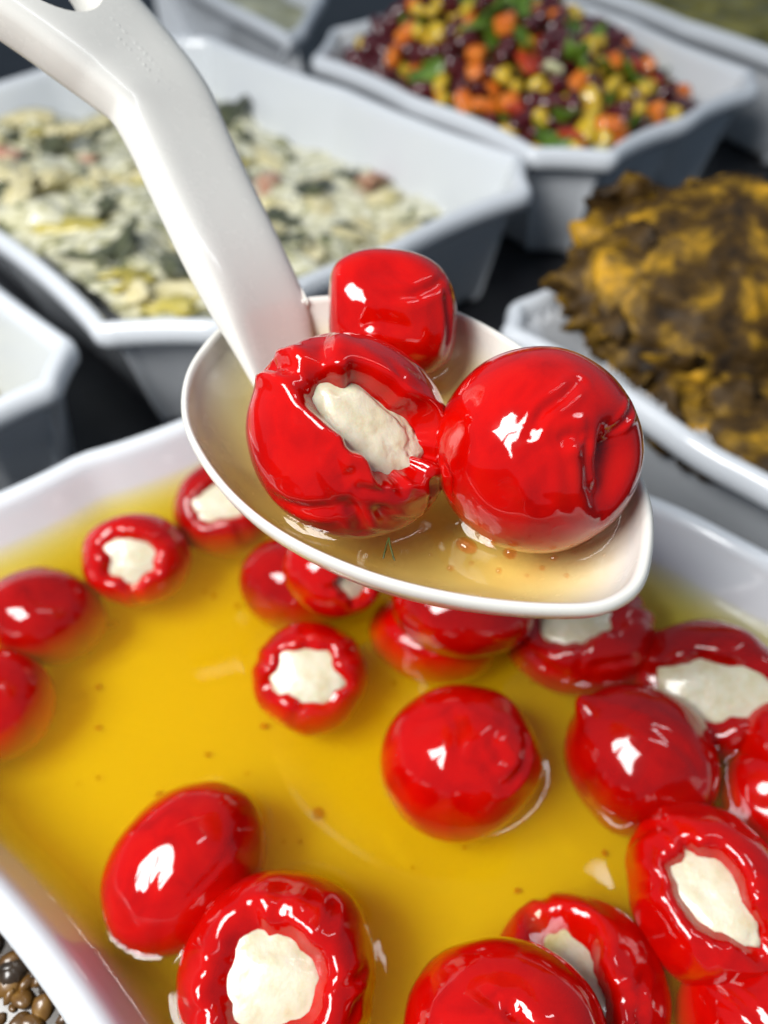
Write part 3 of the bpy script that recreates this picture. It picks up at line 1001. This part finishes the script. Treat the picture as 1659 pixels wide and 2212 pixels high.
km_ = mat('carrot_orange', (.78, .19, .012), .35, Coat_Weight=.4)
ramp_noise(km_, 150, [(.3, (.62, .11, .008)), (.7, (.85, .26, .02))])
rm_ = mat('red_pepper_dice', (.45, .03, .008), .3, Coat_Weight=.4)
ramp_noise(rm_, 150, [(.3, (.30, .012, .005)), (.7, (.55, .06, .01))])
lm_ = mat('leaf_green', (.09, .19, .012), .4, Coat_Weight=.3)
ramp_noise(lm_, 120, [(.3, (.04, .11, .008)), (.7, (.16, .28, .02))])
om_ = mat('onion_white', (.66, .62, .40), .35)
ramp_noise(om_, 120, [(.3, (.5, .5, .24)), (.7, (.72, .7, .5))])
def proto(name, pv, m):
    me = bpy.data.meshes.new(name)
    me.from_pydata([tuple(t) for t in pv[0]], [], pv[1])
    me.materials.append(m)
    me.polygons.foreach_set('use_smooth', [True] * len(me.polygons))
    return me
KINDS = {
    'kidney_bean': ([proto('kidney_bean', bean_mesh(), bm_)], 'dark red kidney bean in the bean and corn salad', 'bean'),
    'corn_kernel': ([proto('corn_kernel', corn_mesh(), cm_)], 'yellow corn kernel in the bean and corn salad', 'corn'),
    'carrot_cube': ([proto('carrot_cube', cube_mesh((.0046, .0042, .0040)), km_), proto('carrot_cube', cube_mesh((.0062, .0042, .0036)), km_)], 'orange carrot cube in the bean and corn salad', 'carrot'),
    'red_pepper_dice': ([proto('red_pepper_dice', cube_mesh((.0065, .0055, .0024)), rm_)], 'diced red pepper in the bean and corn salad', 'diced pepper'),
    'salad_leaf': ([proto('salad_leaf', leaf_mesh(.010, 1), lm_), proto('salad_leaf', leaf_mesh(.0075, 3), lm_)], 'green leaf piece in the bean and corn salad', 'leaf'),
    'onion_piece': ([proto('onion_piece', cube_mesh((.005, .0042, .002)), om_)], 'pale onion piece in the bean and corn salad', 'onion'),
}
rs = np.random.default_rng(12)
Cin = shrink(C_pts, C_nrm, .017)
names = ['kidney_bean'] * 46 + ['corn_kernel'] * 26 + ['carrot_cube'] * 14 + ['red_pepper_dice'] * 4 + ['salad_leaf'] * 16 + ['onion_piece'] * 3
placed = []
tries = 0
while len(placed) < 600 and tries < 14000:
    if tries == 8000:
        placed += [(9, 9, 0)] * max(0, 340 - len(placed))
    tries += 1
    px, py = rs.uniform(-.05, .20), rs.uniform(.36, .615)
    if not in_poly(Cin, px, py): continue
    hz = float(heap(np.array([px]), np.array([py]))[0])
    if hz < .0440: continue
    md_ = .0079
    lay = 0.0 if len(placed) < 340 else .0055
    if any((px - a) ** 2 + (py - b) ** 2 < md_ ** 2 and abs(l - lay) < .001 for a, b, l in placed): continue
    placed.append((px, py, lay))
    nm_ = names[rs.integers(len(names))]
    mes, lab, cat = KINDS[nm_]
    o = bpy.data.objects.new(nm_, mes[rs.integers(len(mes))])
    C.objects.link(o)
    o.location = (px, py, hz + lay + rs.uniform(-.001, .0015))
    o.rotation_euler = rs.uniform(-.9, .9, 3) + np.array((0, 0, rs.uniform(0, 6.28)))
    s = rs.uniform(.85, 1.3)
    o.scale = (s * rs.uniform(.8, 1.25), s * rs.uniform(.8, 1.15), s)
    tag(o, lab, cat, nm_.replace('_', ' ') + ' pieces in the bean salad')

# fritters on crumpled paper
fr = mat('golden_fritter', (.3, .14, .02), .6, Specular_IOR_Level=.25)
ramp_noise(fr, 62, [(.34, (.016, .008, .002)), (.48, (.062, .031, .004)), (.57, (.22, .12, .008)), (.67, (.60, .31, .014)), (.85, (.24, .15, .010))], detail=6, distort=.4, rough=.6)
def fritter(label, c, rad, seed, rotz, tilt, frill, shards):
    q, f = ico(6)
    d = 1 + .12 * fbm(q * 2.0 + seed, seed, 3) + .06 * fbm(q * 6 + seed, seed + 4, 3) + .025 * fbm(q * 16 + seed, seed + 8, 3)
    rid = 1 - np.abs(fbm(q * 4.5 + seed, seed + 13, 2)) * 2
    d += .025 * smooth(.4, 1, rid)
    eq = np.exp(-(q[:, 2] / .28) ** 2)
    a = np.arctan2(q[:, 1], q[:, 0])
    jag = fbm(np.stack((np.cos(a) * 8, np.sin(a) * 8, q[:, 2] * .8), 1), seed + 17, 2)
    d += frill * eq * np.abs(jag)
    p = q * d[:, None] * np.array(rad)
    R = np.array(Matrix.Rotation(rotz, 3, 'Z') @ Matrix.Rotation(tilt, 3, 'X'))
    p = p @ R.T
    o = mesh_obj('fritter', p, f, fr)
    o.location = c
    tag(o, label, 'fritter', 'fritters on liner paper')
    # crisp shards standing off the crust
    rs = np.random.default_rng(seed)
    nor = q * (1 / np.array(rad))
    nor /= np.linalg.norm(nor, axis=1)[:, None]
    nor = nor @ R.T
    top = np.nonzero(nor[:, 2] > -.1)[0]
    for k in range(shards):
        i = top[rs.integers(len(top))]
        h = o0 = bpy.data.objects.new('crisp_shard', SHARDS[k % len(SHARDS)])
        C.objects.link(h)
        h.parent = o
        h.location = p[i] + nor[i] * .0008
        ax = Vector(nor[i] + rs.uniform(-.7, .7, 3)).to_track_quat('Z', 'Y')
        h.rotation_euler = ax.to_euler()
        g = rs.uniform(.8, 1.7)
        h.scale = (g, g, g)
def shard_mesh(seed):
    q, f = ico(3)
    rs = np.random.default_rng(seed)
    a = np.arctan2(q[:, 1], q[:, 0])
    r = 1 + .45 * vnoise(np.stack((np.cos(a) * 3, np.sin(a) * 3, a * 0 + seed), 1), seed) + .25 * vnoise(np.stack((np.cos(a) * 8, np.sin(a) * 8, a * 0), 1), seed + 1)
    p = q * np.array((.0085, .0060, .0013))
    p[:, :2] *= r[:, None]
    p[:, 2] += 28 * (p[:, 0] ** 2) * rs.uniform(-1, 1) + 40 * (p[:, 1] ** 2) * rs.uniform(.2, 1) + .0010 * fbm(q * 4, seed, 2)
    me = bpy.data.meshes.new('crisp_shard')
    me.from_pydata([tuple(t) for t in p], [], f)
    me.materials.append(fr)
    me.polygons.foreach_set('use_smooth', [True] * len(me.polygons))
    return me
SHARDS = [shard_mesh(300 + k) for k in range(7)]
fritter('large golden brown fritter with ragged edge on top of another at right', (.121, .2320, .0770), (.053, .040, .018), 81, D_(-6), D_(34), .26, 6)
fritter('darker fritter showing below the large one at the right edge', (.138, .1900, .0520), (.052, .036, .014), 91, D_(-25), D_(4), .10, 14)
def hD(x, y):
    p = np.stack((x, y, x * 0), 1)
    edge_d = poly_dist(D_pts, x, y)
    z = .018 + .044 * np.exp(-np.clip(edge_d - .008, 0, None) / .016)
    r = 1 - np.abs(fbm(p * 38, 101, 3)) * 2.2
    return z + .005 * smooth(.2, 1, r) + .003 * fbm(p * 85, 102, 2)
x, y, z, quads = mound_sheet(D_pts, D_nrm, .0085, .0016, hD)
v, f = close_below(x, y, z + .002, quads, x, y, z + .0016)
tag(mesh_obj('liner_paper', v, f, M['paper']), 'crumpled white liner paper under the fritters', 'paper')
